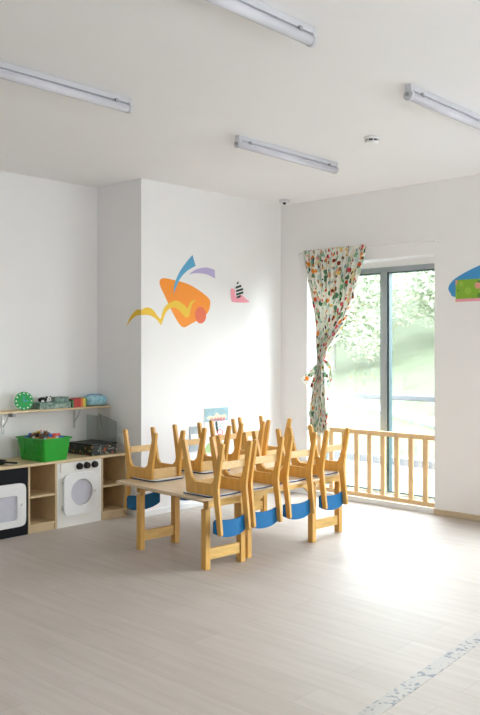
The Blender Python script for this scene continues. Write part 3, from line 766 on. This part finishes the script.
# pale blue pack
t = thing('soft_pack', 'pale blue rounded plastic pack at the right end of the wall shelf', 'pack', (-.520, -1.978, SZ))
b = BM(); n = 44
sections = []
for i in range(13):
    u = -1+2*i/12; s = (1-abs(u)**5)**.35 if abs(u) < 1 else .15
    s = max(s, .2); y = u*.104
    sections.append([b.verts.new((.075*s*math.copysign(abs(math.cos(2*PI*k/n))**.5, math.cos(2*PI*k/n)), y, .046+.045*s*math.copysign(abs(math.sin(2*PI*k/n))**.6, math.sin(2*PI*k/n)))) for k in range(n)])
for a, c in zip(sections, sections[1:]):
    for k in range(n): b.faces.new((a[k], a[(k+1) % n], c[(k+1) % n], c[k]))
b.faces.new(sections[0][::-1]); b.faces.new(sections[-1]); bmesh.ops.recalc_face_normals(b, faces=b.faces)
obj('wrapping', b, 'paleblue', t, smooth=True)
b = BM(); tube(b, [(0, -.085, .089), (.0, -.05, .100), (0, .05, .100), (0, .085, .089)], .004, 8); obj('carry_strap', b, 'skyblue', t)

# ================================================================ WALL STICKERS AND POSTER
def spline(pts, n=5):
    out = []; k = len(pts)
    for i in range(k):
        p0, p1, p2, p3 = [Vector(pts[(i+j-1) % k]) for j in range(4)]
        for q in range(n):
            s = q/n; out.append(.5*((2*p1)+(p2-p0)*s+(2*p0-5*p1+4*p2-p3)*s*s+(3*p1-p0-3*p2+p3)*s**3))
    return out
def sub(pts, *sharp, n=6):
    """smooth outline but keep listed corner indices sharp"""
    out = []; k = len(pts)
    for i in range(k):
        p1 = Vector(pts[i]); p2 = Vector(pts[(i+1) % k])
        p0 = p1 if i in sharp else Vector(pts[i-1]); p3 = p2 if ((i+1) % k) in sharp else Vector(pts[(i+2) % k])
        for q in range(n):
            s = q/n; out.append(.5*((2*p1)+(p2-p0)*s+(2*p0-5*p1+4*p2-p3)*s*s+(3*p1-p0-3*p2+p3)*s**3))
    return out
t = thing('wall_sticker', 'large orange abstract wall sticker with yellow squiggle, blue and lilac blades', 'wall sticker', (0, 0, 0))
OR = [(-1.655, 2.035), (-1.630, 2.085), (-1.509, 2.083), (-1.288, 2.047), (-1.068, 1.950), (-1.028, 1.880), (-1.083, 1.780), (-1.288, 1.685), (-1.363, 1.657), (-1.425, 1.690), (-1.51, 1.80), (-1.60, 1.94)]
obj('orange_shape', prism(BM(), sub(OR), 'x', .0003, .0012), 'orange', t)
obj('blue_blade', prism(BM(), sub([(-1.491, 1.955), (-1.479, 2.045), (-1.424, 2.150), (-1.338, 2.250), (-1.258, 2.325), (-1.218, 2.228), (-1.338, 2.165), (-1.424, 2.080)], 0, 4, 5), 'x', .0014, .0022), 'skyblue', t)
obj('lilac_blade', prism(BM(), sub([(-1.305, 2.143), (-1.212, 2.195), (-1.083, 2.223), (-.971, 2.208), (-.964, 2.127), (-1.07, 2.158), (-1.199, 2.163)], 0, 3, 4), 'x', .0014, .0022), 'lilac', t)
YE = [(RX+.001, 1.798), (-1.80, 1.822), (-1.735, 1.803), (-1.675, 1.745), (-1.645, 1.722), (-1.600, 1.830), (-1.509, 1.884), (-1.437, 1.893), (-1.363, 1.860), (-1.318, 1.828), (-1.285, 1.888), (-1.215, 1.917), (-1.268, 1.862), (-1.301, 1.755), (-1.35, 1.752), (-1.437, 1.815), (-1.509, 1.832), (-1.581, 1.785), (-1.640, 1.668), (-1.70, 1.725), (-1.78, 1.755), (RX+.001, 1.752)]
obj('yellow_squiggle', prism(BM(), sub(YE, 0, 4, 9, 11, 13, 18, 21), 'x', .0014, .0022), 'yellow', t)
Y2 = [(-.002, 1.798), (-.035, 1.802), (-.075, 1.795), (-.144, 1.745), (-.205, 1.655), (-.144, 1.708), (-.089, 1.740), (-.035, 1.754), (-.002, 1.752)]
obj('yellow_squiggle', prism(BM(), sub(Y2, 0, 4, 8), 'y', RX-.0018, RX-.0005), 'yellow', t)
obj('red_oval', prism(BM(), [(-1.155+.072*math.cos(a*PI/24), 1.775+.078*math.sin(a*PI/24)) for a in range(48)], 'x', .0024, .0030), 'coral', t)
t = thing('wall_sticker', 'small pink wall sticker with dark striped triangle near the room corner', 'wall sticker', (0, 0, 0))
obj('pink_shape', prism(BM(), sub([(-.748, 2.038), (-.692, 2.034), (-.680, 1.975), (-.604, 1.990), (-.535, 1.955), (-.488, 1.930), (-.53, 1.918), (-.703, 1.914), (-.742, 1.935)]), 'x', .0003, .0012), 'pink', t)
for i, (y0, y1, z) in enumerate(((-.668, -.640, 2.105), (-.685, -.600, 2.068), (-.680, -.575, 2.036), (-.680, -.572, 2.003), (-.668, -.610, 1.970))):
    s = .020*(y1-y0)/.1
    obj('dark_stripe', prism(BM(), [(y0, z-.014-s*.5), (y1, z-.008+s*.5), (y1-.004, z+.013+s*.5), (y0+.006, z+.008-s*.5)], 'x', .0014, .0020), 'ink', t)
t = thing('wall_picture', 'blue wall sticker with green meadow picture at the right edge of the photo', 'wall picture', (0, 0, 0))
obj('blue_backing', prism(BM(), sub([(1.915, 1.995), (1.960, 2.055), (2.05, 2.105), (2.173, 2.155), (2.34, 2.205), (2.50, 2.21), (2.62, 2.16), (2.65, 2.02), (2.60, 1.90), (2.40, 1.875), (2.0, 1.905), (1.935, 1.945)]), 'y', -.0022, -.0004), 'picblue', t)
obj('picture', box(BM(), 1.985, 2.50, -.006, -.0024, 1.866, 2.055), 'flowers', t)
obj('picture_strip', box(BM(), 1.985, 2.50, -.0066, -.0062, 1.866, 1.890), 'pink', t)
# poster
def text_bm(txt, size):
    cu = bpy.data.curves.new('t', 'FONT'); cu.body = txt; cu.size = size; cu.extrude = .0006; cu.align_x = 'CENTER'; cu.align_y = 'CENTER'
    o = bpy.data.objects.new('t', cu); COL.objects.link(o)
    bpy.context.view_layer.update(); dg = bpy.context.evaluated_depsgraph_get(); me = bpy.data.meshes.new_from_object(o.evaluated_get(dg))
    bm = BM(); bm.from_mesh(me); bpy.data.objects.remove(o); bpy.data.curves.remove(cu); bpy.data.meshes.remove(me)
    bmesh.ops.transform(bm, matrix=Matrix(((0, 0, 1, 0), (1, 0, 0, 0), (0, 1, 0, 0), (0, 0, 0, 1))), verts=bm.verts)
    return bm
t = thing('wall_poster', 'pale poster with blue top and red lettering on the wall behind the chairs', 'poster', (.0005, -.948, .69))
obj('sheet', box(BM(), 0, .006, -.160, .160, -.215, .213), 'paper', t)
obj('blue_band', box(BM(), .0062, .0072, -.158, .158, .085, .211), 'poster_blue', t)
obj('cream_cloud', prism(BM(), sub([(-.12, .11), (-.10, .14), (-.04, .135), (0, .165), (.05, .14), (.11, .145), (.12, .11)]), 'x', .0074, .0078), 'poster_cream', t)
obj('lettering', text_bm('SUMMER', .052), 'print_red', t, loc=(.0085, .015, .100))
obj('lettering', text_bm('GO', .055), 'print_grey', t, loc=(.0085, .045, .040))
obj('lettering', text_bm('C)', .080), 'print_red', t, loc=(.0085, .045, -.025))
obj('green_print', prism(BM(), sub([(-.14, -.20), (-.13, -.13), (-.06, -.11), (.0, -.15), (.06, -.14), (.14, -.10), (.15, -.20)]), 'x', .0064, .0072), 'print_green', t)
obj('dark_figure', prism(BM(), [(-.02, .08), (.005, .085), (.02, .0), (.005, -.03), (-.012, .02)], 'x', .0064, .0080), 'ink', t)
t = thing('wall_card', 'small grey blue card on the wall left of the poster', 'card', (.0005, -1.225, .63))
obj('sheet', box(BM(), 0, .005, -.07, .07, -.115, .115), 'greycard', t)
obj('white_panel', box(BM(), .0052, .006, -.055, .055, -.03, .045), 'paper', t)

# ================================================================ CEILING FIXTURES
def lamp(label, x, y0, y1):
    t = thing('tube_light', label, 'ceiling light', (x, (y0+y1)/2, H), 0, 'tube lights on the ceiling')
    L = (y1-y0)/2
    obj('mounting', box(BM(), -.020, .020, -L+.02, L-.02, -.034, -.0005, .005), 'lampbase', t)
    b = BM(); cyl(b, (0, -L+.022, -.060), (0, L-.022, -.060), .026, 28); obj('tube_cover', b, 'tube', t)
    for s in (-1, 1):
        b = BM(); cyl(b, (0, s*(L-.022), -.060), (0, s*L, -.060), .029, 28); box(b, -.021, .021, s*(L-.011)-.010, s*(L-.011)+.010, -.05, -.001, .003); obj('end_cap', b, 'greyplastic' if s*0 else 'lampbase', t)
    for s in (-1, 1):
        b = BM(); box(b, -.030, .030, s*L*.80-.010, s*L*.80+.010, -.050, -.028, .002); obj('clip', b, 'greyplastic', t)
    b = BM(); cyl(b, (0, -L-.012, -.058), (0, -L, -.058), .012, 12); obj('cable_gland', b, 'greyplastic', t)
    return t
lamp('tube light on the ceiling above the far end of the tables', 1.565, -2.310, -1.165)
lamp('tube light on the ceiling at the left edge of the photo', 1.655, -4.52, -3.325)
lamp('tube light on the ceiling at the top centre of the photo', 3.095, -4.60, -3.41)
lamp('tube light on the ceiling at the right edge of the photo', 3.00, -2.43, -1.25)
t = thing('smoke_detector', 'round white smoke detector on the ceiling between two tube lights', 'smoke detector', (2.210, -1.614, H))
b = BM(); cyl(b, (0, 0, -.018), (0, 0, -.0005), .056, 36); obj('base', b, 'white', t)
b = BM(); cyl(b, (0, 0, -.030), (0, 0, -.018), .044, 36); obj('vent_ring', b, 'black', t)
b = BM(); cyl(b, (0, 0, -.052), (0, 0, -.0302), .036, 36, .052); 
for k in range(8):
    a = 2*PI*k/8; cyl(b, (.047*math.cos(a), .047*math.sin(a), -.0315), (.047*math.cos(a), .047*math.sin(a), -.0182), .0045, 8)
obj('head', b, 'white', t)
t = thing('dome_sensor', 'small white dome sensor with dark eye on the ceiling in the room corner', 'sensor', (0.242, -0.231, H))
b = BM(); cyl(b, (0, 0, -.026), (0, 0, -.0005), .050, 32, .060); obj('base', b, 'lampbase', t)
b = BM(); bmesh.ops.create_uvsphere(b, u_segments=24, v_segments=12, radius=.018, matrix=Matrix.Translation((0, 0, -.030))); obj('eye', b, 'black', t, smooth=True)
